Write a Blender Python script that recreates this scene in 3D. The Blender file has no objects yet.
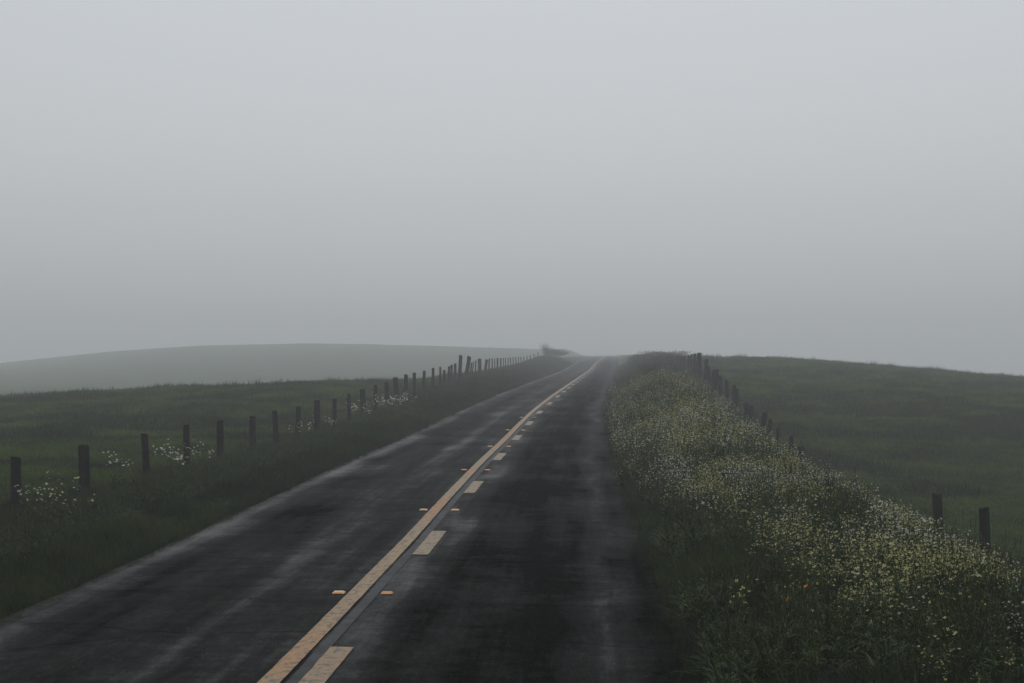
import bpy, math, random
import numpy as np

# ------------------------------------------------------------------ camera, sky, sun, exposure
R = math.radians
sc = bpy.context.scene
cam_data = bpy.data.cameras.new("camera")
cam = bpy.data.objects.new("camera", cam_data)
sc.collection.objects.link(cam)
CAM_H, FPX, VPX, HZY = 2.24, 1450.0, 600.0, 355.0
cam_data.sensor_width = 36.0
cam_data.lens = FPX / 1024.0 * 36.0
cam_data.clip_start = 0.1
cam_data.clip_end = 5000
cam.location = (0, 0, CAM_H)
cam.rotation_euler = (R(90) + math.atan((HZY - 341.5) / FPX), 0, math.atan((VPX - 512) / FPX))
sc.camera = cam

SUN_EL, SUN_ROT = R(60), R(0)
world = bpy.data.worlds.new("World")
sc.world = world
world.use_nodes = True
wn = world.node_tree
wn.nodes.clear()
w_out = wn.nodes.new('ShaderNodeOutputWorld')
w_bg = wn.nodes.new('ShaderNodeBackground')
w_sky = wn.nodes.new('ShaderNodeTexSky')
w_sky.sky_type = 'NISHITA'
w_sky.sun_disc = False
w_sky.sun_elevation = SUN_EL
w_sky.sun_rotation = SUN_ROT
w_sky.air_density = 1.0
w_sky.dust_density = 2.5
w_hs = wn.nodes.new('ShaderNodeHueSaturation')
w_hs.inputs['Saturation'].default_value = 0.16
wn.links.new(w_sky.outputs[0], w_hs.inputs['Color'])
wn.links.new(w_hs.outputs[0], w_bg.inputs['Color'])
w_bg.inputs['Strength'].default_value = 0.058
# the even grey of the cloud deck on top of the clear-sky light
w_cl = wn.nodes.new('ShaderNodeBackground')
w_cl.inputs['Color'].default_value = (0.85, 0.93, 1.0, 1)
w_tc = wn.nodes.new('ShaderNodeTexCoord'); w_sx = wn.nodes.new('ShaderNodeSeparateXYZ')
w_mr = wn.nodes.new('ShaderNodeMapRange')       # an overcast deck is brighter overhead than at the horizon
w_mr.inputs[1].default_value = 0.0; w_mr.inputs[2].default_value = 1.0
w_mr.inputs[3].default_value = 0.185; w_mr.inputs[4].default_value = 0.50
wn.links.new(w_tc.outputs['Generated'], w_sx.inputs[0]); wn.links.new(w_sx.outputs[2], w_mr.inputs[0])
wn.links.new(w_mr.outputs[0], w_cl.inputs['Strength'])
w_add = wn.nodes.new('ShaderNodeAddShader')
wn.links.new(w_bg.outputs[0], w_add.inputs[0]); wn.links.new(w_cl.outputs[0], w_add.inputs[1])
wn.links.new(w_add.outputs[0], w_out.inputs[0])

sun_d = bpy.data.lights.new("sun", 'SUN')
sun_d.energy = 0.5
sun_d.angle = R(40)
sun_d.color = (1.0, 0.97, 0.93)
sun = bpy.data.objects.new("sun", sun_d)
sc.collection.objects.link(sun)
# the sun stands ahead of the camera, hidden in the overcast
sun.rotation_euler = (-(R(90) - SUN_EL), 0, -SUN_ROT)

vs = sc.view_settings
sc.display_settings.display_device = 'sRGB'
vs.view_transform = 'Standard'
vs.look = 'None'
vs.exposure = 0.0
vs.gamma = 1.0
vs.use_curve_mapping = False
cy = sc.cycles
cy.max_bounces = 8
cy.volume_bounces = 5
cy.diffuse_bounces = 3
cy.use_denoising = True
cy.use_adaptive_sampling = True
cy.caustics_reflective = False
cy.caustics_refractive = False

HAZE_DENSITY = 0.0027
HAZE_TOP = 18.0

# ------------------------------------------------------------------ helpers
rng = np.random.default_rng(7)
random.seed(7)


def tag(o, label=None, cat=None, group=None, kind=None):
    if label: o['label'] = label
    if cat: o['category'] = cat
    if group: o['group'] = group
    if kind: o['kind'] = kind
    return o


def link(o, parent=None):
    sc.collection.objects.link(o)
    if parent is not None:
        o.parent = parent
    return o


def mesh_np(name, verts, faces, mats=None, midx=None, smooth=False, uv=None):
    """faces: (n,k) int array with one k, or a list of tuples"""
    me = bpy.data.meshes.new(name)
    verts = np.asarray(verts, dtype=np.float32)
    if isinstance(faces, np.ndarray):
        n, k = faces.shape
        me.vertices.add(len(verts)); me.vertices.foreach_set('co', verts.ravel())
        me.loops.add(n * k); me.loops.foreach_set('vertex_index', faces.ravel().astype(np.int32))
        me.polygons.add(n)
        me.polygons.foreach_set('loop_start', np.arange(0, n * k, k, dtype=np.int32))
        me.polygons.foreach_set('loop_total', np.full(n, k, dtype=np.int32))
        me.update(calc_edges=True)
    else:
        me.from_pydata(verts.tolist(), [], faces)
    for m in (mats or []):
        me.materials.append(m)
    if midx is not None:
        me.polygons.foreach_set('material_index', np.asarray(midx, dtype=np.int32))
    me.polygons.foreach_set('use_smooth', np.full(len(me.polygons), smooth))
    if uv is not None:
        l = me.uv_layers.new(name='lane')
        vi = np.empty(len(me.loops), dtype=np.int32)
        me.loops.foreach_get('vertex_index', vi)
        l.data.foreach_set('uv', np.asarray(uv, dtype=np.float32)[vi].ravel())
    me.update()
    return me


def empty(name, loc, rz=0.0):
    o = bpy.data.objects.new(name, None)
    o.empty_display_size = 0.2
    o.location = loc
    o.rotation_euler.z = rz
    return link(o)


YAW = math.atan((VPX - 512) / FPX)


def ray(px, py, d):
    """world x and z of what stands d metres down the road and shows at a given spot of the frame"""
    x = d * math.tan(math.atan((px - 512) / FPX) - YAW)
    depth = -x * math.sin(YAW) + d * math.cos(YAW)
    return x, CAM_H - (py - HZY) * depth / FPX


def _hash(ix, iy, seed):
    h = (ix * 374761393 + iy * 668265263 + seed * 1442695041) & 0xFFFFFFFF
    h = ((h ^ (h >> 13)) * 1274126177) & 0xFFFFFFFF
    return ((h ^ (h >> 16)) & 0xFFFFFF) / float(0xFFFFFF)


def vnoise(x, y, seed=0):
    x = np.asarray(x, dtype=np.float64); y = np.asarray(y, dtype=np.float64)
    ix = np.floor(x).astype(np.int64); iy = np.floor(y).astype(np.int64)
    fx = x - ix; fy = y - iy
    fx = fx * fx * (3 - 2 * fx); fy = fy * fy * (3 - 2 * fy)
    a = _hash(ix, iy, seed); b = _hash(ix + 1, iy, seed)
    c = _hash(ix, iy + 1, seed); d = _hash(ix + 1, iy + 1, seed)
    return (a * (1 - fx) + b * fx) * (1 - fy) + (c * (1 - fx) + d * fx) * fy * 1.0


def fbm(x, y, seed=0, oct=3):
    s = 0; a = 1; t = 0
    for i in range(oct):
        s = s + a * vnoise(x * 2 ** i, y * 2 ** i, seed + i); t += a; a *= .5
    return s / t - .5


def smooth(t):
    t = np.clip(t, 0, 1)
    return t * t * (3 - 2 * t)


def spline(xs, ys):
    """monotone-ish smooth interpolation (finely resampled and blurred)"""
    g = np.arange(-120, 1001, 1.0)
    v = np.interp(g, xs, ys)
    k = np.hanning(13); k /= k.sum()
    near = np.convolve(np.pad(v, 6, mode='edge'), k, mode='valid')
    return lambda q: np.interp(q, g, near)


# ------------------------------------------------------------------ lie of the land
c_of = spline([-120, 0, 10, 18, 22, 30, 45, 55, 70, 104, 150, 200, 300, 950],
              [0, 0, 0, -.06, -.15, -.24, -.31, -.28, 0, .5, 1.1, 1.8, 3.0, 6.0])
zr_of = spline([-120, 0, 40, 55, 70, 104, 150, 200, 300, 950],
               [0, 0, 0, .12, .3, .45, .62, 1.25, 1.75, 2.12])
fenceL = spline([-120, 0, 21, 27, 43, 63, 88, 112, 150, 185, 230, 950],
                [.1, .05, .0, -.05, -.15, .18, .74, .9, 1.3, 2.0, 1.9, 1.9])
crownR = spline([-120, 0, 25, 39, 46, 57, 74, 90, 110, 150, 200, 950],
                [.1, .1, .1, .3, .55, .8, 1.0, 1.15, 1.4, 1.9, 2.15, 2.2])
fenceR = spline([-120, 0, 20, 40, 50, 57, 65, 74, 80, 90, 100, 115, 150, 200, 950],
                [-1.0, -1.1, -1.15, -1.35, -.85, -.3, -.1, .55, .8, 1.0, 1.2, 1.5, 2.15, 2.35, 2.2])
profL = spline([-120, 0, 30, 48, 60, 70, 84, 105, 140, 190, 950],
               [-.1, -.1, -.1, .05, .5, .9, .75, -.2, -2.0, -3.0, -3.0])
profR = spline([-120, 0, 30, 45, 60, 80, 100, 130, 155, 200, 300, 420, 950],
               [-1.5, -1.5, -1.6, -1.3, -.6, .3, 1.05, 1.85, 1.5, -1.5, -8, -12, -12])
FLAT_L, FLAT_R = -5.12, 0.62


def ground_z(x, y):
    x = np.asarray(x, dtype=np.float64); y = np.asarray(y, dtype=np.float64)
    x, y = np.broadcast_arrays(x, y)
    u = x - c_of(y)
    zr = zr_of(y); fl = fenceL(y); cr = crownR(y); fr = fenceR(y)
    # left pasture
    lx = np.clip(-x - 12, 0, 60)
    pl = profL(y) - .046 * lx * np.clip(y / 65, 0, 1) * np.clip((200 - y) / 90, 0, 1)
    a = x / np.maximum(y, 1)
    top = np.interp(a, [-.9, -.46, -.414, -.345, -.276, -.2, -.17, -.10, -.05, 0], [-6, -3, -.1, 3.4, 5.6, 6.2, 6.0, 5.1, 4.3, 3.9])
    t = smooth((y - 200) / 300)
    t2 = smooth((y - 500) / 300)
    pl = pl * (1 - t) + top * t - 5 * t2
    # right pasture
    rx = np.clip(x - 17, 0, 90)
    pr = profR(y) - (np.where(rx < 30, .086 * rx, 2.58 + .03 * (rx - 30))) * np.clip((y - 20) / 110, 0, 1.15) * np.clip((400 - y) / 150, 0, 1)
    nz = fbm(x / 9.0, y / 9.0, 3, 4) * .42 + fbm(x / 1.7, y / 1.7, 11, 3) * .12
    vz = fbm(x / 1.4, y / 1.4, 21, 3) * .14

    def lerp(p, q, s):
        return p + (q - p) * smooth(s)
    zleft_a = lerp(zr - .08, zr + .06, (FLAT_L - u) / .7)
    z = np.where(u < FLAT_L, zleft_a, zr - .14)
    z = np.where(u < FLAT_L - .7, lerp(zr + .06, fl, (FLAT_L - .7 - u) / 2.3) + vz, z)
    z = np.where(u < FLAT_L - 3.0, lerp(fl, pl, (FLAT_L - 3.6 - u) / 7.0) + vz * .5 + nz * smooth((FLAT_L - 3.6 - u) / 4), z)
    z = np.where(u > FLAT_R, lerp(zr - .08, zr + .04, (u - FLAT_R) / .5), z)
    z = np.where(u > FLAT_R + .5, lerp(zr + .04, cr, (u - FLAT_R - .5) / 1.6) + vz, z)
    z = np.where(u > 3.1, lerp(cr, fr, (u - 3.1) / 2.1) + vz, z)
    z = np.where(u > 5.6, lerp(fr, pr, (u - 5.6) / 6.0) + vz * .5 + nz * smooth((u - 5.6) / 4), z)
    e = np.minimum(np.abs(u - FLAT_L), np.abs(u - FLAT_R))
    return z


# ------------------------------------------------------------------ materials
def mat(name, col=(.1, .1, .1), rough=.8, spec=.3):
    m = bpy.data.materials.new(name)
    m.use_nodes = True
    b = m.node_tree.nodes['Principled BSDF']
    b.inputs['Base Color'].default_value = (*col, 1)
    b.inputs['Roughness'].default_value = rough
    b.inputs['Specular IOR Level'].default_value = spec
    return m, m.node_tree, b


def N(nt, t, **kw):
    n = nt.nodes.new(t)
    for k, v in kw.items():
        setattr(n, k, v)
    return n


def ramp(nt, fac, stops):
    r = N(nt, 'ShaderNodeValToRGB')
    el = r.color_ramp.elements
    while len(el) < len(stops): el.new(.5)
    for e, (p, c) in zip(el, stops):
        e.position = p
        e.color = (*c, 1) if len(c) == 3 else c
    nt.links.new(fac, r.inputs[0])
    return r


def noise(nt, vec, scale, detail=4, rough=.55, mapscale=None):
    if mapscale is not None:
        mp = N(nt, 'ShaderNodeMapping')
        mp.inputs['Scale'].default_value = mapscale
        nt.links.new(vec, mp.inputs[0]); vec = mp.outputs[0]
    n = N(nt, 'ShaderNodeTexNoise')
    n.inputs['Scale'].default_value = scale
    n.inputs['Detail'].default_value = detail
    n.inputs['Roughness'].default_value = rough
    nt.links.new(vec, n.inputs['Vector'])
    return n


def mixc(nt, fac, a, b, mode='MIX'):
    m = N(nt, 'ShaderNodeMix', data_type='RGBA', blend_type=mode)
    if isinstance(fac, (int, float)): m.inputs[0].default_value = fac
    else: nt.links.new(fac, m.inputs[0])
    for s, v in ((6, a), (7, b)):
        if isinstance(v, tuple): m.inputs[s].default_value = (*v, 1)
        else: nt.links.new(v, m.inputs[s])
    return m.outputs[2]


def g3(v): return (v, v, v)


def mat_ground():
    m, nt, b = mat('pasture_turf', rough=.95, spec=.1)
    tc = N(nt, 'ShaderNodeTexCoord'); P = tc.outputs['Object']
    n1 = noise(nt, P, .18, 6, .6, (1, .7, 1))
    n2 = noise(nt, P, 2.2, 5, .65)
    n3 = noise(nt, P, 14, 4, .7)
    r1 = ramp(nt, n1.outputs[0], [(.3, (.014, .036, .002)), (.52, (.030, .066, .004)), (.72, (.052, .084, .010))])  # the darkest stop paints tussock shade into the turf colour
    r2 = ramp(nt, n2.outputs[0], [(.3, g3(.45)), (.7, g3(1.15))])
    r3 = ramp(nt, n3.outputs[0], [(.3, g3(.55)), (.7, g3(1.2))])
    c = mixc(nt, 1.0, r1.outputs[0], r2.outputs[0], 'MULTIPLY')
    c = mixc(nt, 1.0, c, r3.outputs[0], 'MULTIPLY')
    nt.links.new(c, b.inputs['Base Color'])
    bp = N(nt, 'ShaderNodeBump'); bp.inputs['Strength'].default_value = .9; bp.inputs['Distance'].default_value = .12
    ad = N(nt, 'ShaderNodeMath', operation='ADD')
    nt.links.new(n2.outputs[0], ad.inputs[0]); nt.links.new(n3.outputs[0], ad.inputs[1])
    nt.links.new(ad.outputs[0], bp.inputs['Height']); nt.links.new(bp.outputs[0], b.inputs['Normal'])
    return m


def mat_asphalt():
    m, nt, b = mat('damp_asphalt', rough=.5, spec=.12)
    uv = N(nt, 'ShaderNodeUVMap', uv_map='lane'); P = uv.outputs[0]
    sep = N(nt, 'ShaderNodeSeparateXYZ'); nt.links.new(P, sep.inputs[0])
    # lengthwise bands: paler worn strips and darker oily lane centres
    band = N(nt, 'ShaderNodeMapRange'); band.inputs[1].default_value = -5.6; band.inputs[2].default_value = 1.0
    wob = noise(nt, P, .3, 3, .5, (.2, 1, 1))
    ws = N(nt, 'ShaderNodeMath', operation='MULTIPLY_ADD'); ws.inputs[1].default_value = .9; ws.inputs[2].default_value = -.45
    nt.links.new(wob.outputs[0], ws.inputs[0])
    wa = N(nt, 'ShaderNodeMath', operation='ADD'); nt.links.new(sep.outputs[0], wa.inputs[0]); nt.links.new(ws.outputs[0], wa.inputs[1])
    nt.links.new(wa.outputs[0], band.inputs[0])
    prof = ramp(nt, band.outputs[0], [(0, g3(.50)), (.10, g3(.70)), (.17, g3(.36)), (.25, g3(.30)), (.36, g3(.52)), (.45, g3(.40)), (.56, g3(.62)), (.62, g3(.30)), (.72, g3(.16)), (.80, g3(.20)), (.86, g3(.48)), (.93, g3(.22)), (1, g3(.2))])
    streak = noise(nt, P, 1.0, 8, .62, (2.6, .12, 1))
    cross = noise(nt, P, 1.0, 8, .7, (2.5, 3.2, 1))
    patch = noise(nt, P, .35, 4, .55)
    fine = noise(nt, P, 1, 4, .75, (60, 26, 1))
    gr = noise(nt, P, 1, 6, .8, (16, 6, 1))
    # wetness factor
    s1 = mixc(nt, .40, streak.outputs[0], cross.outputs[0])
    s2 = mixc(nt, .30, s1, patch.outputs[0])
    s3 = ramp(nt, s2, [(.36, g3(0)), (.66, g3(1))])
    wet = mixc(nt, .62, s3.outputs[0], prof.outputs[0])
    col = ramp(nt, wet, [(.15, (.0035, .0035, .003)), (.42, (.0065, .0065, .0058)), (.60, (.013, .0132, .0128)), (.82, (.027, .028, .029))])
    gm = ramp(nt, gr.outputs[0], [(.36, g3(.25)), (.5, g3(.9)), (.64, g3(2.3))])
    fm = ramp(nt, fine.outputs[0], [(.32, g3(.15)), (.5, g3(.85)), (.68, g3(2.6))])
    c = mixc(nt, 1.0, col.outputs[0], gm.outputs[0], 'MULTIPLY')
    c = mixc(nt, 1.0, c, fm.outputs[0], 'MULTIPLY')
    # cracks
    vo = N(nt, 'ShaderNodeTexVoronoi', feature='DISTANCE_TO_EDGE')
    mp = N(nt, 'ShaderNodeMapping'); mp.inputs['Scale'].default_value = (.5, .85, 1)
    dist = mixc(nt, .25, P, noise(nt, P, 1.6, 4, .6).outputs['Color'], 'ADD')
    nt.links.new(dist, mp.inputs[0]); nt.links.new(mp.outputs[0], vo.inputs['Vector']); vo.inputs['Scale'].default_value = .7
    cr = ramp(nt, vo.outputs['Distance'], [(.0, g3(.15)), (.010, g3(.3)), (.024, g3(1))])
    crm = ramp(nt, noise(nt, P, .25, 2).outputs[0], [(.36, g3(0)), (.5, g3(1))])
    cc = mixc(nt, crm.outputs[0], (1.0, 1.0, 1.0), cr.outputs[0])
    c = mixc(nt, 1.0, c, cc, 'MULTIPLY')
    nt.links.new(c, b.inputs['Base Color'])
    rr = ramp(nt, wet, [(.15, g3(.85)), (.5, g3(.7)), (.85, g3(.45))])
    nt.links.new(rr.outputs[0], b.inputs['Roughness'])
    sr = ramp(nt, wet, [(.28, g3(.0)), (.48, g3(.03)), (.60, g3(.13)), (.80, g3(.45))])
    nt.links.new(sr.outputs[0], b.inputs['Specular IOR Level'])
    bp = N(nt, 'ShaderNodeBump'); bp.inputs['Strength'].default_value = .7; bp.inputs['Distance'].default_value = .014
    h1 = mixc(nt, .4, fine.outputs[0], gr.outputs[0])
    h2 = mixc(nt, 1.0, h1, cc, 'MULTIPLY')
    nt.links.new(h2, bp.inputs['Height']); nt.links.new(bp.outputs[0], b.inputs['Normal'])
    return m


def mat_paint(name, col_a, col_b, wear_lo=.41, wear_hi=.50):
    m, nt, b = mat(name, rough=.5, spec=.4)
    uv = N(nt, 'ShaderNodeUVMap', uv_map='lane'); P = uv.outputs[0]
    big = noise(nt, P, 1, 3, .5, (.1, .17, 1))
    c = ramp(nt, big.outputs[0], [(.50, col_a), (.58, col_b)])
    mot = ramp(nt, noise(nt, P, 11, 5, .7).outputs[0], [(.3, g3(.6)), (.7, g3(1.1))])
    c1 = mixc(nt, 1.0, c.outputs[0], mot.outputs[0], 'MULTIPLY')
    cross = noise(nt, P, 1, 5, .7, (13, 9, 1))
    crk = ramp(nt, cross.outputs[0], [(wear_lo, g3(0)), (wear_hi, g3(1))])
    c2 = mixc(nt, crk.outputs[0], (.05, .030, .018), c1)
    nt.links.new(c2, b.inputs['Base Color'])
    bp = N(nt, 'ShaderNodeBump'); bp.inputs['Strength'].default_value = .4; bp.inputs['Distance'].default_value = .006
    nt.links.new(cross.outputs[0], bp.inputs['Height']); nt.links.new(bp.outputs[0], b.inputs['Normal'])
    return m


def mat_wood():
    m, nt, b = mat('weathered_timber', rough=.9, spec=.15)
    tc = N(nt, 'ShaderNodeTexCoord'); P = tc.outputs['Object']
    n = noise(nt, P, 1, 6, .65, (28, 28, 1.6))
    n2 = noise(nt, P, 3, 4, .6)
    r = ramp(nt, n.outputs[0], [(.3, (.010, .009, .008)), (.6, (.026, .023, .019)), (.8, (.05, .046, .04))])
    r2 = ramp(nt, n2.outputs[0], [(.3, g3(.6)), (.7, g3(1.2))])
    c = mixc(nt, 1.0, r.outputs[0], r2.outputs[0], 'MULTIPLY')
    nt.links.new(c, b.inputs['Base Color'])
    bp = N(nt, 'ShaderNodeBump'); bp.inputs['Strength'].default_value = .8; bp.inputs['Distance'].default_value = .01
    nt.links.new(n.outputs[0], bp.inputs['Height']); nt.links.new(bp.outputs[0], b.inputs['Normal'])
    return m


def mat_leaf(name, a, bcol, spread=.35, trans=.25, patchy=False):
    """leaf colour varied per plant (Object Info random) and along its length"""
    m, nt, b = mat(name, rough=.65, spec=.25)
    oi = N(nt, 'ShaderNodeObjectInfo')
    r = ramp(nt, oi.outputs['Random'], [(0, a), (1, bcol)])
    tc = N(nt, 'ShaderNodeTexCoord')
    n = noise(nt, tc.outputs['Object'], 3.0, 2)
    v = ramp(nt, n.outputs[0], [(.3, g3(1 - spread)), (.7, g3(1 + spread))])
    c = mixc(nt, 1.0, r.outputs[0], v.outputs[0], 'MULTIPLY')
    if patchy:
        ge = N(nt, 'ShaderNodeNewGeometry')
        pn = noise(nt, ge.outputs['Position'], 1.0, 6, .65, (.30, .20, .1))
        pr = ramp(nt, pn.outputs[0], [(.37, (.28, .34, .34)), (.5, (.95, 1.0, .9)), (.62, (1.9, 1.6, 1.5))])  # dark patches put the shadows of tussocks into the grass colour
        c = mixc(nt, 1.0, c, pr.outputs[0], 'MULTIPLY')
    nt.links.new(c, b.inputs['Base Color'])
    if trans:
        tr = N(nt, 'ShaderNodeBsdfTranslucent'); nt.links.new(c, tr.inputs[0])
        mx = N(nt, 'ShaderNodeMixShader'); mx.inputs[0].default_value = trans
        nt.links.new(b.outputs[0], mx.inputs[1]); nt.links.new(tr.outputs[0], mx.inputs[2])
        nt.links.new(mx.outputs[0], nt.nodes['Material Output'].inputs[0])
    return m


M_ground = mat_ground()
M_asph = mat_asphalt()
M_yellow = mat_paint('yellow_road_paint', (.27, .162, .045), (.36, .14, .015))
M_pale = mat_paint('pale_yellow_paint', (.25, .165, .07), (.25, .145, .05))
M_wood = mat_wood()
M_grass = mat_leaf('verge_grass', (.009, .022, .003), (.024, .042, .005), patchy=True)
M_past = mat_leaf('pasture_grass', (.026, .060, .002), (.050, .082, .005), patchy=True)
M_dry = mat_leaf('dry_grass', (.045, .050, .018), (.09, .085, .035))
M_green = mat_leaf('flower_stem_green', (.024, .048, .008), (.050, .074, .014))
M_yel = mat_leaf('yellow_petal', (.50, .46, .14), (.64, .61, .32), .12, .3)
M_cream = mat_leaf('cream_petal', (.60, .60, .46), (.72, .72, .60), .1, .3)
M_wht = mat_leaf('white_petal', (.58, .58, .44), (.72, .72, .62), .1, .3)
M_org = mat_leaf('orange_petal', (.75, .22, .01), (.8, .26, .015), .1, .3)
M_bush = mat_leaf('shrub_leaf', (.022, .030, .014), (.034, .042, .02))
M_wire = mat('galvanised_wire', (.05, .05, .05), .7)[0]

# ------------------------------------------------------------------ ground sheet


def axis(lo, hi, near_lo, near_hi, step, grow=1.12, cap=14):
    a = list(np.arange(near_lo, near_hi, step))
    s = step; v = a[-1]
    while v < hi:
        s = min(s * grow, cap); v += s; a.append(v)
    s = step; v = a[0]
    while v > lo:
        s = min(s * grow, cap); v -= s; a.insert(0, v)
    return np.array(a)


gx = axis(-900, 900, -10, 9, .22, 1.05)
gy = axis(-700, 930, 6, 60, .3, 1.02)
GX, GY = np.meshgrid(gx, gy)
GZ = ground_z(GX, GY)
nx, ny = len(gx), len(gy)
idx = np.arange(nx * ny).reshape(ny, nx)
F = np.stack([idx[:-1, :-1], idx[:-1, 1:], idx[1:, 1:], idx[1:, :-1]], -1).reshape(-1, 4)
o = link(bpy.data.objects.new('ground', mesh_np('ground', np.stack([GX, GY, GZ], -1).reshape(-1, 3), F, [M_ground], smooth=True)))
tag(o, kind='structure')

# ------------------------------------------------------------------ road
ry = np.concatenate([np.arange(-700, -20, 4), np.arange(-20, 4, .5), np.arange(4, 90, .12), np.arange(90, 240, 1.0), np.arange(240, 925, 5)])
bites = [(21.6, .10, .3), (25.2, .14, .4), (18.9, .12, .3), (41.0, .16, .6), (13.9, .07, .3), (51, .14, .7)]


def edge_r(y):
    e = .64 + fbm(y / 3.0, y * 0 + 4, 31, 3) * .14 + fbm(y * 2.2, y * 0, 35, 3) * .07
    for (b0, dp, w) in bites:
        e = e - dp * np.exp(-((y - b0) / w) ** 2)
    return e


def edge_l(y):
    return -5.10 + fbm(y / 4.0, y * 0 + 9, 41, 3) * .16 + fbm(y * 2.2, y * 0, 45, 3) * .06


def road_z(u, y):
    return zr_of(y) + .005 - .010 * np.abs(u + 2.2) + fbm(u / 2.0, y / 5.0, 51, 2) * .015


cols = np.linspace(0, 1, 25)
el, er = edge_l(ry), edge_r(ry)
U = el[:, None] * (1 - cols) + er[:, None] * cols
Yc = np.repeat(ry[:, None], len(cols), 1)
Z = road_z(U, Yc)
# skirts fold the asphalt edge down into the verge
U2 = np.concatenate([U[:, :1] - .03, U, U[:, -1:] + .03], 1)
Y2 = np.repeat(ry[:, None], U2.shape[1], 1)
Z2 = np.concatenate([Z[:, :1] - .16, Z, Z[:, -1:] - .16], 1)
X2 = U2 + c_of(Y2)
n2, m2 = X2.shape
idx = np.arange(n2 * m2).reshape(n2, m2)
F = np.stack([idx[:-1, :-1], idx[:-1, 1:], idx[1:, 1:], idx[1:, :-1]], -1).reshape(-1, 4)
o = link(bpy.data.objects.new('road', mesh_np('road', np.stack([X2, Y2, Z2], -1).reshape(-1, 3), F, [M_asph], smooth=True,
         uv=np.stack([U2, Y2], -1).reshape(-1, 2))))
tag(o, kind='structure')


def strip(name, segs, u0, u1, material, lift, jag=.0022):
    V, Fc, UV = [], [], []
    for (a, b) in segs:
        n = max(3, int((b - a) / .12)) if b < 120 else int((b - a) / .8) + 2
        ys = np.linspace(a, b, n)
        for y in ys:
            j0 = (fbm(y * 4.1, 1.0, 61, 3)) * jag * 4; j1 = (fbm(y * 4.3, 7.0, 62, 3)) * jag * 4
            for k, u in enumerate(np.linspace(u0 + j0, u1 + j1, 4)):
                V.append((u + float(c_of(y)), y, float(road_z(u, y)) + lift)); UV.append((u, y))
        s = len(V) - n * 4
        for i in range(n - 1):
            for k in range(3):
                p = s + i * 4 + k
                Fc.append((p, p + 1, p + 5, p + 4))
    o = link(bpy.data.objects.new(name, mesh_np(name, V, np.array(Fc), [material], uv=UV)))
    return tag(o, kind='structure')


m_seal, nt, b = mat('old_line_seal', (.05, .053, .058), .6, .12)
uvn = N(nt, 'ShaderNodeUVMap', uv_map='lane')
rs = ramp(nt, noise(nt, uvn.outputs[0], 1, 5, .7, (5, 4, 1)).outputs[0], [(.42, (.008, .008, .008)), (.60, (.030, .033, .038))])
nt.links.new(rs.outputs[0], b.inputs['Base Color'])
strip('worn_seam', [(-20, 120)], -2.14, -2.045, m_seal, .005, .006)
strip('solid_line', [(-30, 10), (10, 40), (40, 118), (118.2, 420)], -2.325, -2.17, M_yellow, .010)
strip('dashed_line', [(16.1 + 7.3 * k, 18.3 + 7.3 * k) for k in range(-5, 22)], -2.045, -1.865, M_pale, .010)

# ------------------------------------------------------------------ raised pavement markers


def prism_mesh(name, w, d, h, inset, mats):
    """low truncated pyramid with bevelled shoulders"""
    V = []
    for (zz, ins) in ((0, 0), (h * .35, .002), (h * .9, inset), (h, inset + .006)):
        a, c = w / 2 - ins * .45, d / 2 - ins
        V += [(-a, -c, zz), (a, -c, zz), (a, c, zz), (-a, c, zz)]
    Fc = [(0, 3, 2, 1), (12, 13, 14, 15)]
    for l in range(3):
        for k in range(4):
            Fc.append((l * 4 + k, l * 4 + (k + 1) % 4, l * 4 + 4 + (k + 1) % 4, l * 4 + 4 + k))
    return mesh_np(name, V, Fc, mats)


m_mk_pale, nt, b = mat('marker_pale_ceramic', (.60, .48, .30), .55)
m_mk_amb, nt, b = mat('marker_amber_body', (.46, .21, .06), .55)
m_refl, nt, b = mat('amber_reflector', (.62, .27, .06), .3)
mk_mesh = {True: prism_mesh('marker_body_pale', .112, .10, .020, .026, [m_mk_pale]), False: prism_mesh('marker_body_amber', .112, .10, .020, .026, [m_mk_amb])}
rf = [(-.046, 0, 0), (.046, 0, 0), (.040, .018, .0115), (-.040, .018, .0115), (-.046, .004, 0), (.046, .004, 0), (.040, .022, .0115), (-.040, .022, .0115)]
rf_mesh = mesh_np('marker_reflector', rf, [(0, 1, 2, 3), (7, 6, 5, 4), (0, 4, 5, 1), (3, 2, 6, 7), (0, 3, 7, 4), (1, 5, 6, 2)], [m_refl])
ORD = ['nearest', 'second nearest', 'third nearest', 'fourth nearest', 'fifth nearest', 'sixth nearest', 'seventh nearest', 'eighth nearest', 'ninth nearest', 'tenth nearest']
for k in range(6):
    y = 13.5 + 7.3 * k
    for side, u in (('left', -2.42), ('right', -1.965)):
        pale = (side == 'left') or k in (1, 3, 4)
        if k == 2: pale = False
        x = u + float(c_of(y)); z = float(road_z(u, y)) + .001
        r = empty('pavement_marker', (x, y, z), rng.normal(0, .04))
        tone = 'pale cream' if pale else 'amber orange'
        tag(r, f'{tone} raised road marker {side} of the solid yellow line, {ORD[k]} of its row', 'road marker', 'raised reflective markers along the yellow centre line')
        bo = link(bpy.data.objects.new('marker_body', mk_mesh[pale]), r)
        re = link(bpy.data.objects.new('reflector', rf_mesh), r)
        re.location = (0, -.0535, .0055)

# ------------------------------------------------------------------ fences


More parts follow.
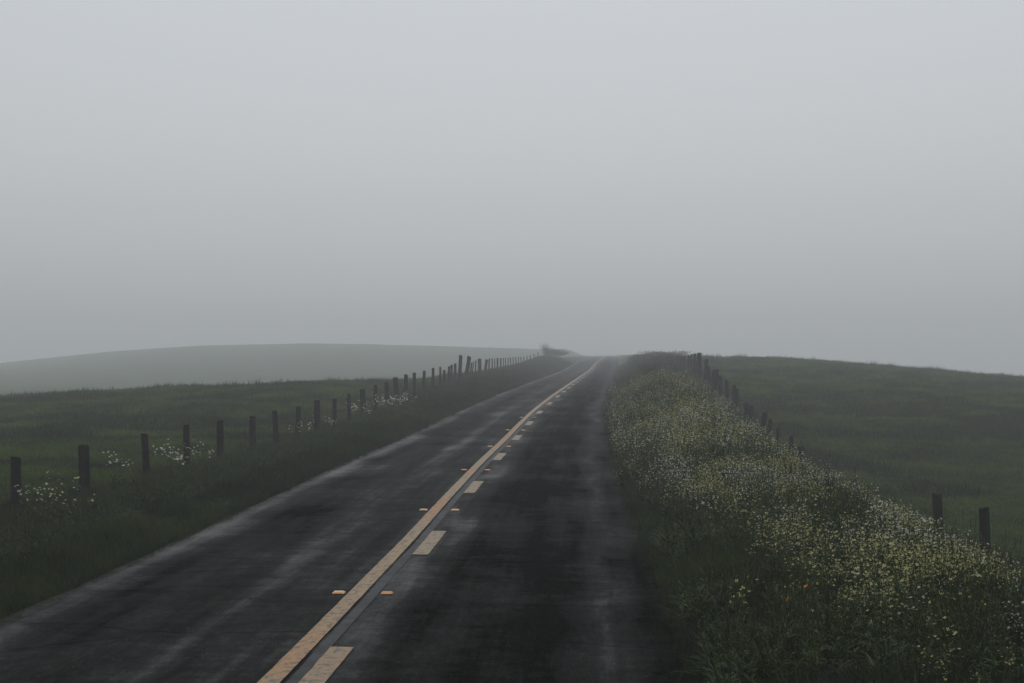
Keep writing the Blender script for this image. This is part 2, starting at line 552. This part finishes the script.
def post_mesh(name, r, h, seed, square=False, sunk=.35):
    rg = np.random.default_rng(seed)
    n = 10
    lev = [-sunk, 0, .15 * h, .35 * h, .55 * h, .75 * h, .93 * h, h - .01, h]
    V = []; ph = rg.uniform(0, 6.28)
    prof = 1 + rg.normal(0, .07, n)
    tilt = rg.normal(0, .10, 2)
    for i, z in enumerate(lev):
        s = 1.06 - .10 * (z / h) + rg.normal(0, .015)
        if i == len(lev) - 1: s *= .86
        ox = .012 * math.sin(z * 2 + ph); oy = .012 * math.cos(z * 1.7 + ph)
        for k in range(n):
            a = 2 * math.pi * k / n
            ca, sa = math.cos(a), math.sin(a)
            q = 1 / max(abs(ca), abs(sa)) if square else 1
            q = min(q, 1.28)
            rr = r * s * prof[k] * q * (1 + rg.normal(0, .02))
            zz = z
            if i >= len(lev) - 2: zz = z + tilt[0] * rr * ca + tilt[1] * rr * sa
            V.append((ox + rr * ca, oy + rr * sa, zz))
    Fc = []
    for i in range(len(lev) - 1):
        for k in range(n):
            Fc.append((i * n + k, i * n + (k + 1) % n, (i + 1) * n + (k + 1) % n, (i + 1) * n + k))
    Fc.append(tuple(range((len(lev) - 1) * n, len(lev) * n)))
    return mesh_np(name, V, Fc, [M_wood])


def fence(name, X, plist, label, cat='fence', wires=True, drift=lambda d: 0.0):
    root = empty(name, (X, plist[0][3] if len(plist[0]) > 3 else 20, 0))
    tag(root, label, cat)
    L = np.array(root.location)
    pts = []
    for i, p in enumerate(plist):
        px, ty, w, lean = p[0], p[1], p[2], p[4] if len(p) > 4 else 0
        d = p[3] if len(p) > 3 and p[3] else None
        if d is None:
            d = abs(X / ray(px, 0, 1.0)[0])
        x, ztop = ray(px, ty, d)
        zg = float(ground_z(x, d))
        h = max(.5, ztop - zg)
        me = post_mesh('fence_post', w / 2, h, 100 + i, square=(i % 3 == 0))
        o = link(bpy.data.objects.new('post', me), root)
        o.location = (x - L[0], d - L[1], zg - L[2])
        o.rotation_euler = (rng.normal(0, .015), lean if lean else rng.normal(0, .035), rng.uniform(0, 6.28) if not lean else 0)
        pts.append((x, d, zg, h))
    if wires:
        for f in (.92, .66, .38):
            V = []; Fc = []
            for a, b in zip(pts[:-1], pts[1:]):
                if abs(a[1] - b[1]) > 20 or a[1] > 130: continue
                for t in (0, .25, .5, .75, 1):
                    p = [a[k] * (1 - t) + b[k] * t for k in range(3)]
                    hh = (a[3] * (1 - t) + b[3] * t) * f
                    p[2] += hh - .03 * 4 * t * (1 - t) * (f < .9)
                    s = len(V); rr = .0018
                    for k in range(4):
                        an = k * math.pi / 2
                        V.append((p[0] + rr * math.cos(an) - L[0], p[1] - L[1], p[2] + rr * math.sin(an) - L[2]))
                    if t > 0:
                        for k in range(4):
                            Fc.append((s - 4 + k, s - 4 + (k + 1) % 4, s + (k + 1) % 4, s + k))
            link(bpy.data.objects.new('wire', mesh_np('fence_wire', V, Fc, [M_wire])), root)
    return root


left_posts = [(-62, 471, .15), (16, 457, .15), (85, 445, .17), (146.7, 433.4, .135), (186.7, 424.6, .13), (220, 420.6, .15), (253.5, 416, .15), (276, 410.5, .13),
              (298, 406.5, .13), (317, 400, .18), (334, 399, .15), (350, 394, .13), (364, 389, .15), (376, 385, .15), (387.4, 382, .17), (396.7, 377.5, .17), (406, 374.4, .16),
              (414.5, 372.6, .16), (423.7, 370.6, .14), (432.5, 368, .15), (440, 367, .12), (444, 370, .12), (448, 366.3, .13), (451.3, 364.8, .14), (455, 363.5, .13),
              (459.7, 355.4, .24), (465.8, 356, .24, None, .16), (469.6, 362.4, .10, None, .14), (472.3, 361.5, .08, None, .10), (475, 360.4, .10, None, .08), (479.5, 358.7, .22),
              (485, 359.4, .22, None, .12), (488.7, 358.5, .12), (492, 358.4, .10), (494.6, 358.6, .09), (497.6, 358, .15), (500.6, 358, .1), (503.2, 357.8, .1), (505.7, 357.8, .1), (508.3, 357.6, .1),
              (510.8, 357.4, .11), (513.4, 357.2, .11), (516, 357.2, .11), (518.6, 357, .11), (521.2, 356.8, .12), (523.8, 356.6, .12), (527, 356, .13), (530.4, 355, .13), (534, 354, .14), (538, 352, .14)]
fence('wooden_post_fence', -8.5, left_posts, 'long line of dark wooden posts along the left verge, with two taller gate posts midway')
right_posts = [(1052, 529, .15), (987, 507, .15), (940, 493, .15)]
fence('leaning_post_pair', 5.4, right_posts, 'dark wooden fence posts standing apart behind the white flowers at the far right')
right_far = [(803, 446, .13), (792, 436.5, .13), (779, 427.5, .13), (767, 419, .14, None, .10), (761, 412, .17, None, .10), (751, 405, .15), (745, 402.5, .14), (737, 388.5, .14), (733.5, 385, .16), (727, 380, .15),
             (721.5, 375.5, .15, None, -.06), (716, 369.5, .2), (713, 370, .15), (710, 366, .14, None, -.05), (706, 359, .2), (702, 357, .16, None, -.1), (698.5, 352.8, .24), (694, 353.5, .18), (690.8, 354, .12), (688.5, 355, .12), (685, 355.6, .12), (681.5, 356, .12), (678, 356, .12)]
fence('close_set_post_fence', 5.4, right_far, 'crowded row of dark wooden posts climbing the bank on the right to the skyline')

# ------------------------------------------------------------------ plant prototypes (only ever seen as the scattered growth)
protos = bpy.data.collections.new('plant_prototypes')


def blade(V, Fc, base, az, lean, L, w, seg=3, curl=.6, mi=0, MI=None):
    d = np.array([math.cos(az), math.sin(az)])
    side = np.array([-d[1], d[0], 0]) * w / 2
    p = np.array(base, float); th = lean
    s = len(V)
    for i in range(seg + 1):
        t = i / seg
        ww = (1 - t ** 1.6) if i < seg else .05
        V.append(tuple(p - side * ww)); V.append(tuple(p + side * ww))
        p = p + np.array([d[0] * math.sin(th), d[1] * math.sin(th), math.cos(th)]) * L / seg
        th += curl / seg
    for i in range(seg):
        Fc.append((s + 2 * i, s + 2 * i + 1, s + 2 * i + 3, s + 2 * i + 2)); MI.append(mi)


def tuft(name, n, rad, h, w, mats, dry=.0, coll=None, curl=.8):
    V, Fc, MI = [], [], []
    for i in range(n):
        a = random.uniform(0, 6.283); r = rad * math.sqrt(random.random())
        blade(V, Fc, (r * math.cos(a), r * math.sin(a), -.03), random.uniform(0, 6.283), random.uniform(.0, .45), h * random.uniform(.45, 1.1), w * random.uniform(.7, 1.4),
              curl=random.uniform(.2, curl * 1.6), mi=1 if random.random() < dry else 0, MI=MI)
    me = mesh_np(name, V, np.array(Fc), mats, MI)
    o = bpy.data.objects.new(name, me); coll.objects.link(o)
    return o


def collection(name):
    c = bpy.data.collections.new(name)
    return c


C_verge = collection('verge_tufts'); C_past = collection('pasture_tufts'); C_yel = collection('yellow_plants'); C_wht = collection('white_plants')
for i in range(6):
    tuft('verge_tuft_%d' % i, 26, .10, .34, .007, [M_grass, M_dry], .05, C_verge)
for i in range(5):
    tuft('pasture_tuft_%d' % i, 60, .28, .10, .011, [M_past, M_dry], .05, C_past, 1.2)


def tube(V, Fc, MI, p0, p1, r, mi):
    s = len(V)
    for p, rr in ((p0, r), (p1, r * .7)):
        for k in range(3):
            a = k * 2.094
            V.append((p[0] + rr * math.cos(a), p[1] + rr * math.sin(a), p[2]))
    for k in range(3):
        Fc.append((s + k, s + (k + 1) % 3, s + 3 + (k + 1) % 3, s + 3 + k)); MI.append(mi)


def blossom(V, Fc, MI, c, r, mi, rg, petals=4):
    """flat cruciform blossom, slightly cupped and tipped"""
    n = np.array([rg.gauss(0, .55), rg.gauss(0, .55) - .25, 1.0]); n /= np.linalg.norm(n)
    t = np.cross(n, [0.3, 1, .1]); t /= np.linalg.norm(t); b = np.cross(n, t)
    a0 = rg.uniform(0, 1.57)
    for k in range(petals):
        a = a0 + k * 2 * math.pi / petals
        d = t * math.cos(a) + b * math.sin(a); e = -t * math.sin(a) + b * math.cos(a)
        s = len(V); c0 = np.array(c)
        for q in (c0, c0 + d * r * .7 + e * r * .42 + n * r * .22, c0 + d * r * 1.05 + n * r * .25, c0 + d * r * .7 - e * r * .42 + n * r * .22):
            V.append(tuple(q))
        Fc.append((s, s + 1, s + 2, s + 3)); MI.append(mi)


def flower_plant(rg, h, stems, heads, br, spread=.16, petals=4, sparse=False):
    """returns green geometry and blossom geometry"""
    V, Fc, MI = [], [], []; V2, F2, M2 = [], [], []
    for s in range(stems):
        a = rg.uniform(0, 6.283); hh = h * rg.uniform(.65, 1.1); sp = spread * rg.uniform(.3, 1)
        p0 = np.array([.03 * math.cos(a), .03 * math.sin(a), -.03]); p2 = np.array([sp * math.cos(a), sp * math.sin(a), hh])
        p1 = (p0 + p2) / 2 + np.array([-.02 * math.cos(a), -.02 * math.sin(a), .03])
        tube(V, Fc, MI, p0, p1, .004, 0); tube(V, Fc, MI, p1, p2, .003, 0)
        for l in range(9):
            t = rg.uniform(.05, .85); q = p0 + (p2 - p0) * t
            blade(V, Fc, q, rg.uniform(0, 6.283), rg.uniform(.5, 1.1), rg.uniform(.08, .18) * (1.2 - t), .038 * (1.2 - t), 3, 1.0, 0, MI)
        nb = max(1, int(heads / stems))
        for k in range(nb):
            t = rg.uniform(.62, 1.02)
            q = p0 + (p2 - p0) * t
            bb = q + np.array([rg.gauss(0, .035), rg.gauss(0, .035), rg.uniform(.0, .05)])
            tube(V, Fc, MI, q, bb, .0015, 0)
            blossom(V2, F2, M2, bb, br * rg.uniform(.7, 1.2), 0, rg, petals)
    return V, Fc, MI, V2, F2


def plant_proto(name, petalm, coll, **kw):
    rg = random.Random(hash(name) % 1000 if False else sum(map(ord, name)))
    V, Fc, MI, V2, F2 = flower_plant(rg, **kw)
    n = len(V)
    allF = Fc + [tuple(i + n for i in f) for f in F2]
    me = mesh_np(name, V + V2, np.array(allF), [M_green, petalm], MI + [1] * len(F2))
    coll.objects.link(bpy.data.objects.new(name, me))


for i in range(5):
    plant_proto('yellow_plant_%d' % i, M_yel, C_yel, h=.50, stems=6, heads=30, br=.012)
    plant_proto('white_plant_%d' % i, M_wht, C_wht, h=.56, stems=6, heads=26, br=.013)

# ------------------------------------------------------------------ scattering with geometry nodes


def scatter(name, pts, rotz, scl, coll, kindlabel, tiltamp=.15):
    n = len(pts)
    me = bpy.data.meshes.new(name)
    me.vertices.add(n); me.vertices.foreach_set('co', np.asarray(pts, dtype=np.float32).ravel())
    rot = np.stack([rng.normal(0, tiltamp, n), rng.normal(0, tiltamp, n), rotz], -1).astype(np.float32)
    at = me.attributes.new('rot', 'FLOAT_VECTOR', 'POINT'); at.data.foreach_set('vector', rot.ravel())
    at = me.attributes.new('scl', 'FLOAT', 'POINT'); at.data.foreach_set('value', np.asarray(scl, dtype=np.float32))
    me.update()
    o = link(bpy.data.objects.new(name, me))
    tree = bpy.data.node_groups.new(name + '_scatter', 'GeometryNodeTree')
    tree.interface.new_socket('Geometry', in_out='INPUT', socket_type='NodeSocketGeometry')
    tree.interface.new_socket('Geometry', in_out='OUTPUT', socket_type='NodeSocketGeometry')
    gi = tree.nodes.new('NodeGroupInput'); go = tree.nodes.new('NodeGroupOutput')
    ci = tree.nodes.new('GeometryNodeCollectionInfo'); ci.inputs['Collection'].default_value = coll
    ci.inputs['Separate Children'].default_value = True; ci.inputs['Reset Children'].default_value = True
    ip = tree.nodes.new('GeometryNodeInstanceOnPoints'); ip.inputs['Pick Instance'].default_value = True
    na = tree.nodes.new('GeometryNodeInputNamedAttribute'); na.data_type = 'FLOAT_VECTOR'; na.inputs['Name'].default_value = 'rot'
    ns = tree.nodes.new('GeometryNodeInputNamedAttribute'); ns.data_type = 'FLOAT'; ns.inputs['Name'].default_value = 'scl'
    L = tree.links
    L.new(gi.outputs[0], ip.inputs['Points']); L.new(ci.outputs[0], ip.inputs['Instance'])
    L.new(na.outputs['Attribute'], ip.inputs['Rotation']); L.new(ns.outputs['Attribute'], ip.inputs['Scale'])
    L.new(ip.outputs[0], go.inputs[0])
    md = o.modifiers.new('scatter', 'NODES'); md.node_group = tree
    tag(o, kindlabel[0], kindlabel[1], kind='stuff')
    return o


def sample(u0, u1, y0, y1, n, power=1.0):
    """points between two lateral limits, denser near the camera"""
    t = rng.random(n)
    y = y0 * (y1 / y0) ** (t ** power) if y0 > 0 else y0 + (y1 - y0) * t
    u = rng.uniform(u0, u1, n)
    return u, y


def pts_of(u, y):
    x = u + c_of(y)
    return np.stack([x, y, ground_z(x, y)], -1)


# verge grass
gp, gs = [], []
for (u0, u1, y0, y1, n, s) in [(-10.2, -5.05, 5, 60, 60000, .62), (-9.6, -5.05, 55, 190, 22000, 1.0),
                               (.62, 6.2, 5, 60, 62000, .85), (.62, 6.5, 55, 170, 20000, .8), (-9.5, -5.1, -25, 5, 4000, .7), (.65, 6, -25, 5, 4000, .9)]:
    u, y = sample(u0, u1, y0, y1, n)
    edge = np.minimum(np.abs(u + 5.05), np.abs(u - .6))
    s_ = s * (.62 + 1.5 * fbm(u / 1.1, y / 1.1, 71, 3) + .5 * rng.random(n)) * np.clip(.45 + edge * .9, 0, 1) * np.clip(.8 + y / 90, .8, 1.5)
    s_ = s_ * np.where(u < -7.4, .62, 1.0)
    s_ = np.maximum(s_, .15)
    gp.append(pts_of(u, y)); gs.append(s_)
for (u0, u1, y0, y1, n) in [(.48, .85, 5, 70, 7000), (-5.35, -4.98, 5, 70, 5000)]:
    u, y = sample(u0, u1, y0, y1, n)
    gp.append(pts_of(u, y) + np.array([0, 0, .05])); gs.append(rng.uniform(.18, .55, n) * np.clip(.7 + y / 60, .7, 1.4))
gp = np.concatenate(gp); gs = np.concatenate(gs)
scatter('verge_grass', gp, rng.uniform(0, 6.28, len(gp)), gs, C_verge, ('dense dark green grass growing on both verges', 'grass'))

# pasture grass
pp, ps = [], []
for side, n in ((-1, 62000), (1, 62000)):
    t = rng.random(n); y = 16 * (150 / 16) ** t
    ext = np.where(side < 0, 8.8, 5.8)
    lim = np.where(side < 0, .46, .34) * y + 3
    lim = np.maximum(lim, ext + 1)
    x = side * (ext + (lim - ext) * rng.random(n))
    z = ground_z(x, y)
    clump = fbm(x / 2.6, y / 1.3, 81, 3) + .5
    keep = rng.random(n) < .55 + .8 * clump
    s_ = (.6 + 1.1 * clump ** 1.5) * (.8 + y / 80)
    pp.append(np.stack([x, y, z], -1)[keep]); ps.append(s_[keep])
pp = np.concatenate(pp); ps = np.concatenate(ps)
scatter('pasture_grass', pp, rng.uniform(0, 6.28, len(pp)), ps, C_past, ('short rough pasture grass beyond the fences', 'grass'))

C_weed = collection('leafy_weeds')
for i in range(5):
    rg = random.Random(500 + i)
    V, Fc, MI, V2, F2 = flower_plant(rg, .42 + .05 * i, 7, 7, .001, .22)
    for k in range(16):
        blade(V, Fc, (rg.uniform(-.06, .06), rg.uniform(-.06, .06), -.02), rg.uniform(0, 6.283), rg.uniform(.15, .8), rg.uniform(.25, .5), rg.uniform(.015, .034), 4, rg.uniform(.8, 1.6), 0, MI)
    if i == 4:      # a dead straw stalk with a seed head
        for k in range(5):
            a = rg.uniform(0, 6.283); q = np.array([.12 * math.cos(a), .12 * math.sin(a), rg.uniform(.5, .72)])
            tube(V, Fc, MI, (0, 0, 0), q, .002, 1); tube(V, Fc, MI, q, q * 1.12, .005, 1)
    C_weed.objects.link(bpy.data.objects.new('weed_%d' % i, mesh_np('weed_%d' % i, V, np.array(Fc), [M_green, M_dry], MI)))
wp, wsc = [], []
for (u0, u1, y0, y1, n) in [(.8, 5.4, 6, 90, 19000), (-7.5, -5.9, 6, 110, 7000)]:
    u, y = sample(u0, u1, y0, y1, n)
    cl = fbm(u / .8, y / 1.2, 77, 3) + .5
    k = rng.random(n) < np.clip((cl - .44) * 5, 0, .8)
    wp.append(pts_of(u[k], y[k])); wsc.append((.65 if u0 < 0 else 1) * rng.uniform(.45, 1.1, k.sum()) * np.clip(.8 + y[k] / 120, .8, 1.2))
wp = np.concatenate(wp); wsc = np.concatenate(wsc)
scatter('verge_weeds', wp, rng.uniform(0, 6.28, len(wp)), wsc, C_weed, ('broad leafed weeds and stalks mixed through both verges', 'weeds'))

C_tus = collection('pasture_tussocks')
M_tus = mat_leaf('tussock_grass', (.010, .024, .003), (.020, .036, .006))
for i in range(4):
    tuft('tussock_%d' % i, 90, .30, .26, .012, [M_tus, M_dry], .03, C_tus, 1.1)
tp, ts_ = [], []
for side in (-1, 1):
    n = 16000
    t = rng.random(n); y = 20 * (150 / 20) ** t
    ext = 9.4 if side < 0 else 6.6
    x = side * (ext + (np.maximum((.46 if side < 0 else .34) * y + 3, ext + 1) - ext) * rng.random(n))
    cl = fbm(x / 3.2, y / 3.2, 88, 4) + .5
    keep = rng.random(n) < np.clip((cl - .56) * 6, 0, .9)
    tp.append(np.stack([x, y, ground_z(x, y)], -1)[keep]); ts_.append((rng.uniform(.5, 1.3, n) * (.9 + y / 120))[keep])
tp = np.concatenate(tp); ts_ = np.concatenate(ts_)
scatter('tussock_grass', tp, rng.uniform(0, 6.28, len(tp)), ts_, C_tus, ('dark coarse tussocks dotted over the pastures', 'grass'))

# wildflowers massed on the right-hand bank


def flower_field(n, seed, white):
    u = rng.uniform(.55, 6.0, n); t = rng.random(n); y = 7.0 * (72 / 7.0) ** t
    ub = np.interp(y, [7, 9, 10, 11.6, 15, 19, 25], [3.9, 3.4, 2.8, 2.25, 1.65, 1.0, .55])
    dens = smooth((u - ub + .15) / .7) * smooth((6.0 - u) / .6)
    dens *= 1 - .8 * smooth((y - 48) / 22)
    dens = np.maximum(dens, .10 * smooth((u - 1.3) / .6) * (y < 18))
    cl = fbm(u / 1.1, y / 2.2, seed // 2 * 2, 4) + .5
    cl2 = fbm(u / .45, y / .9, seed + 50, 2) + .5
    dens *= np.clip((cl - .455) * 7.5, .03, 1) * np.clip((cl2 - .3) * 3.5, .05, 1)
    if white: dens *= (1 - .55 * smooth((y - 18) / 10)) * (.35 + .65 * smooth((u - 1.6) / 1.2))
    bal = fbm(u / 1.6, y / 3.5, 97, 2) + .5
    dens *= np.clip(.15 + (bal + .12 if white else 1.05 - bal) * 1.35, 0, 1)
    k = rng.random(n) < dens
    u, y = u[k], y[k]
    s_ = rng.uniform(.65, 1.2, len(u)) * np.clip(.9 + y / 150, .9, 1.2)
    return pts_of(u, y), s_


for nm, cl, wt, n, lab in (('yellow_wildflowers', C_yel, False, 30000, 'massed pale yellow wildflowers on the right bank'),
                           ('white_wildflowers', C_wht, True, 30000, 'massed small white wildflowers along the crown of the right bank')):
    P_, S_ = flower_field(n, 93 if wt else 95, wt)
    S_ = S_ * np.where(P_[:, 1] < 26, .84, 1.0)
    scatter(nm, P_, rng.uniform(0, 6.28, len(P_)), S_, cl, (lab, 'wildflowers'))

# ------------------------------------------------------------------ single plants that can be told apart


def clump(name, px, py, d, h, petal, label, cat, group=None, heads=24, stems=6, br=.014, seed=1, spread=.3, petals=4):
    x = ray(px, 0, d)[0]
    zg = float(ground_z(x, d))
    h = h * 1.30 + .04
    r = empty(name, (x, d, zg), 0)
    tag(r, label, cat, group)
    V, Fc, MI, V2, F2 = flower_plant(random.Random(seed), h, stems, heads, br, spread, petals)
    link(bpy.data.objects.new('stems', mesh_np('stems', V, np.array(Fc), [M_green])), r)
    link(bpy.data.objects.new('blossoms', mesh_np('blossoms', V2, np.array(F2), [petal])), r)
    return r


LG = 'flower clumps on the left verge'
clump('wildflower_clump', 30, 0, 19.2, .42, M_cream, 'sparse white flower clump below the leftmost fence post', 'wildflower', LG, 28, 8, 0.0198, 1, .35)
clump('wildflower_clump', 68, 0, 18.6, .42, M_yel, 'sparse yellow flower clump between the two leftmost fence posts', 'wildflower', LG, 46, 10, 0.0176, 2, .42)
clump('wildflower_clump', 118, 0, 23.6, .46, M_cream, 'small white flower clump between the second and third posts from the left', 'wildflower', LG, 28, 7, 0.0220, 3, .32)
clump('wildflower_clump', 172, 0, 26.0, .5, M_cream, 'white flower clump between the third and fourth posts from the left', 'wildflower', LG, 61, 10, 0.0220, 4, .45)
clump('wildflower_clump', 200, 0, 28.0, .42, M_cream, 'white flower clump just left of the fifth post from the left', 'wildflower', LG, 32, 8, 0.0220, 5, .4)
clump('wildflower_clump', 302, 0, 38.0, .45, M_cream, 'lone white flower clump left of the thick dark post', 'wildflower', LG, 28, 7, 0.0264, 6, .4)
clump('wildflower_clump', 333, 0, 42.5, .4, M_cream, 'low white flower clump at the foot of the fence, right of the thick dark post', 'wildflower', LG, 21, 7, 0.0264, 7, .4)
for k, (px, d, hh) in enumerate([(362, 50, .4), (378, 52, .5), (390, 52, .55), (402, 53, .5)]):
    nm = ['left end', 'left middle', 'right middle', 'right end'][k]
    clump('wildflower_clump', px, 0, d, hh, M_cream if k != 1 else M_yel, f'bright cream flower clump at the {nm} of the big drift mid-fence', 'wildflower', LG, 61, 11, 0.0297, 10 + k, .75)
RG = 'separate yellow flowering plants in the dark grass at lower right'
near = [(745, 10.9, .45, 'nearest the road'), (800, 12.0, .5, 'left of the orange poppy'), (838, 10.6, .5, 'at the lower edge of the picture'), (868, 11.6, .5, 'behind the lower edge'),
        (905, 11.0, .5, 'below the pale flower mass'), (965, 10.4, .45, 'lowest and farthest right'), (880, 12.8, .5, 'just below the dense blossom band'), (745, 15.6, .45, 'high in the dark grass beside the white blossoms')]
for k, (px, d, hh, where) in enumerate(near):
    clump('mustard_plant', px, 0, d, hh, M_yel, f'yellow flowering plant in dark grass, {where}', 'wildflower', RG, 18, 5, .015, 30 + k, .2)
clump('poppy', 797, 0, 11.6, .30, M_org, 'orange poppy plant with two small blooms in the dark grass at lower right', 'poppy', None, 2, 2, .02, 50, .05, 5)

# ------------------------------------------------------------------ shrubs


def shrub(name, x, y, w, h, label, seed, leaf=.06, n=2600, trunk=True, group=None):
    rg = np.random.default_rng(seed)
    zg = float(ground_z(x, y))
    r = empty(name, (x, y, zg)); tag(r, label, 'shrub', group)
    V, Fc, MI = [], [], []
    tips = []
    for k in range(9):
        a = rg.uniform(0, 6.283); s = rg.uniform(.2, .8)
        p0 = np.array([0, 0, -.1]); p1 = np.array([s * w * .3 * math.cos(a), s * w * .3 * math.sin(a), h * rg.uniform(.3, .45)])
        p2 = np.array([s * w * .55 * math.cos(a), s * w * .55 * math.sin(a), h * rg.uniform(.55, .95)])
        tube(V, Fc, MI, p0, p1, .035, 0); tube(V, Fc, MI, p1, p2, .02, 0); tips += [p1, p2, (p1 + p2) / 2]
    link(bpy.data.objects.new('branches', mesh_np('branches', V, np.array(Fc), [M_wood])), r)
    LV, LF = [], []
    cs = np.array(tips)
    for i in range(n):
        c = cs[rg.integers(len(cs))] + rg.normal(0, 1, 3) * np.array([w * .13, w * .13, h * .12])
        c[2] = max(c[2], .02)
        a, b2 = rg.normal(0, 1, 3), rg.normal(0, 1, 3)
        a /= np.linalg.norm(a); b2 = np.cross(a, b2); b2 /= np.linalg.norm(b2)
        l = leaf * rg.uniform(.6, 1.4)
        s = len(LV)
        for q in (c - a * l, c + b2 * l * .4, c + a * l, c - b2 * l * .4): LV.append(tuple(q))
        LF.append((s, s + 1, s + 2, s + 3))
    link(bpy.data.objects.new('foliage', mesh_np('foliage', LV, np.array(LF), [M_bush])), r)
    return r


shrub('shrub', (546 - VPX) * 200 / FPX, 205, 1.8, 1.8, 'tall faint shrub where the left fence meets the skyline', 1, .08, 1100)
shrub('shrub', (557 - VPX) * 215 / FPX, 215, 3.6, 1.1, 'low rounded shrub just right of the tall faint one on the skyline', 2, .10, 2200)
shrub('shrub', (432 - VPX) * 60 / FPX, 60, 2.6, .45, 'low dark shrub at the foot of the left fence', 3, .05, 2600)
shrub('shrub', (664 - VPX) * 190 / FPX, 190, 6.0, .7, 'low hazy shrub on the right bank short of the crowded posts', 4, .08, 2600)
shrub('shrub', (677 - VPX) * 104 / FPX, 104, 3.4, .9, 'dark shrub tangled in the crowded posts on the right bank', 5, .08, 3000)

# ------------------------------------------------------------------ haze
hx0, hx1, hy0, hy1, hz0, hz1 = -925, 925, -725, 960, float(GZ.min()) - 1.0, HAZE_TOP
V = [(x, y, z) for z in (hz0, hz1) for y in (hy0, hy1) for x in (hx0, hx1)]
Fc = [(0, 2, 3, 1), (4, 5, 7, 6), (0, 1, 5, 4), (2, 6, 7, 3), (0, 4, 6, 2), (1, 3, 7, 5)]
mh = bpy.data.materials.new('fog_air'); mh.use_nodes = True
nt = mh.node_tree; nt.nodes.clear()
mo = nt.nodes.new('ShaderNodeOutputMaterial'); pv = nt.nodes.new('ShaderNodeVolumePrincipled')
pv.inputs['Color'].default_value = (.975, .985, 1.0, 1)
pv.inputs['Density'].default_value = HAZE_DENSITY
pv.inputs['Anisotropy'].default_value = 0.2
nt.links.new(pv.outputs[0], mo.inputs['Volume'])
o = link(bpy.data.objects.new('haze', mesh_np('haze', V, Fc, [mh])))
tag(o, 'pale grey fog filling the air over road and fields', 'fog', kind='stuff')
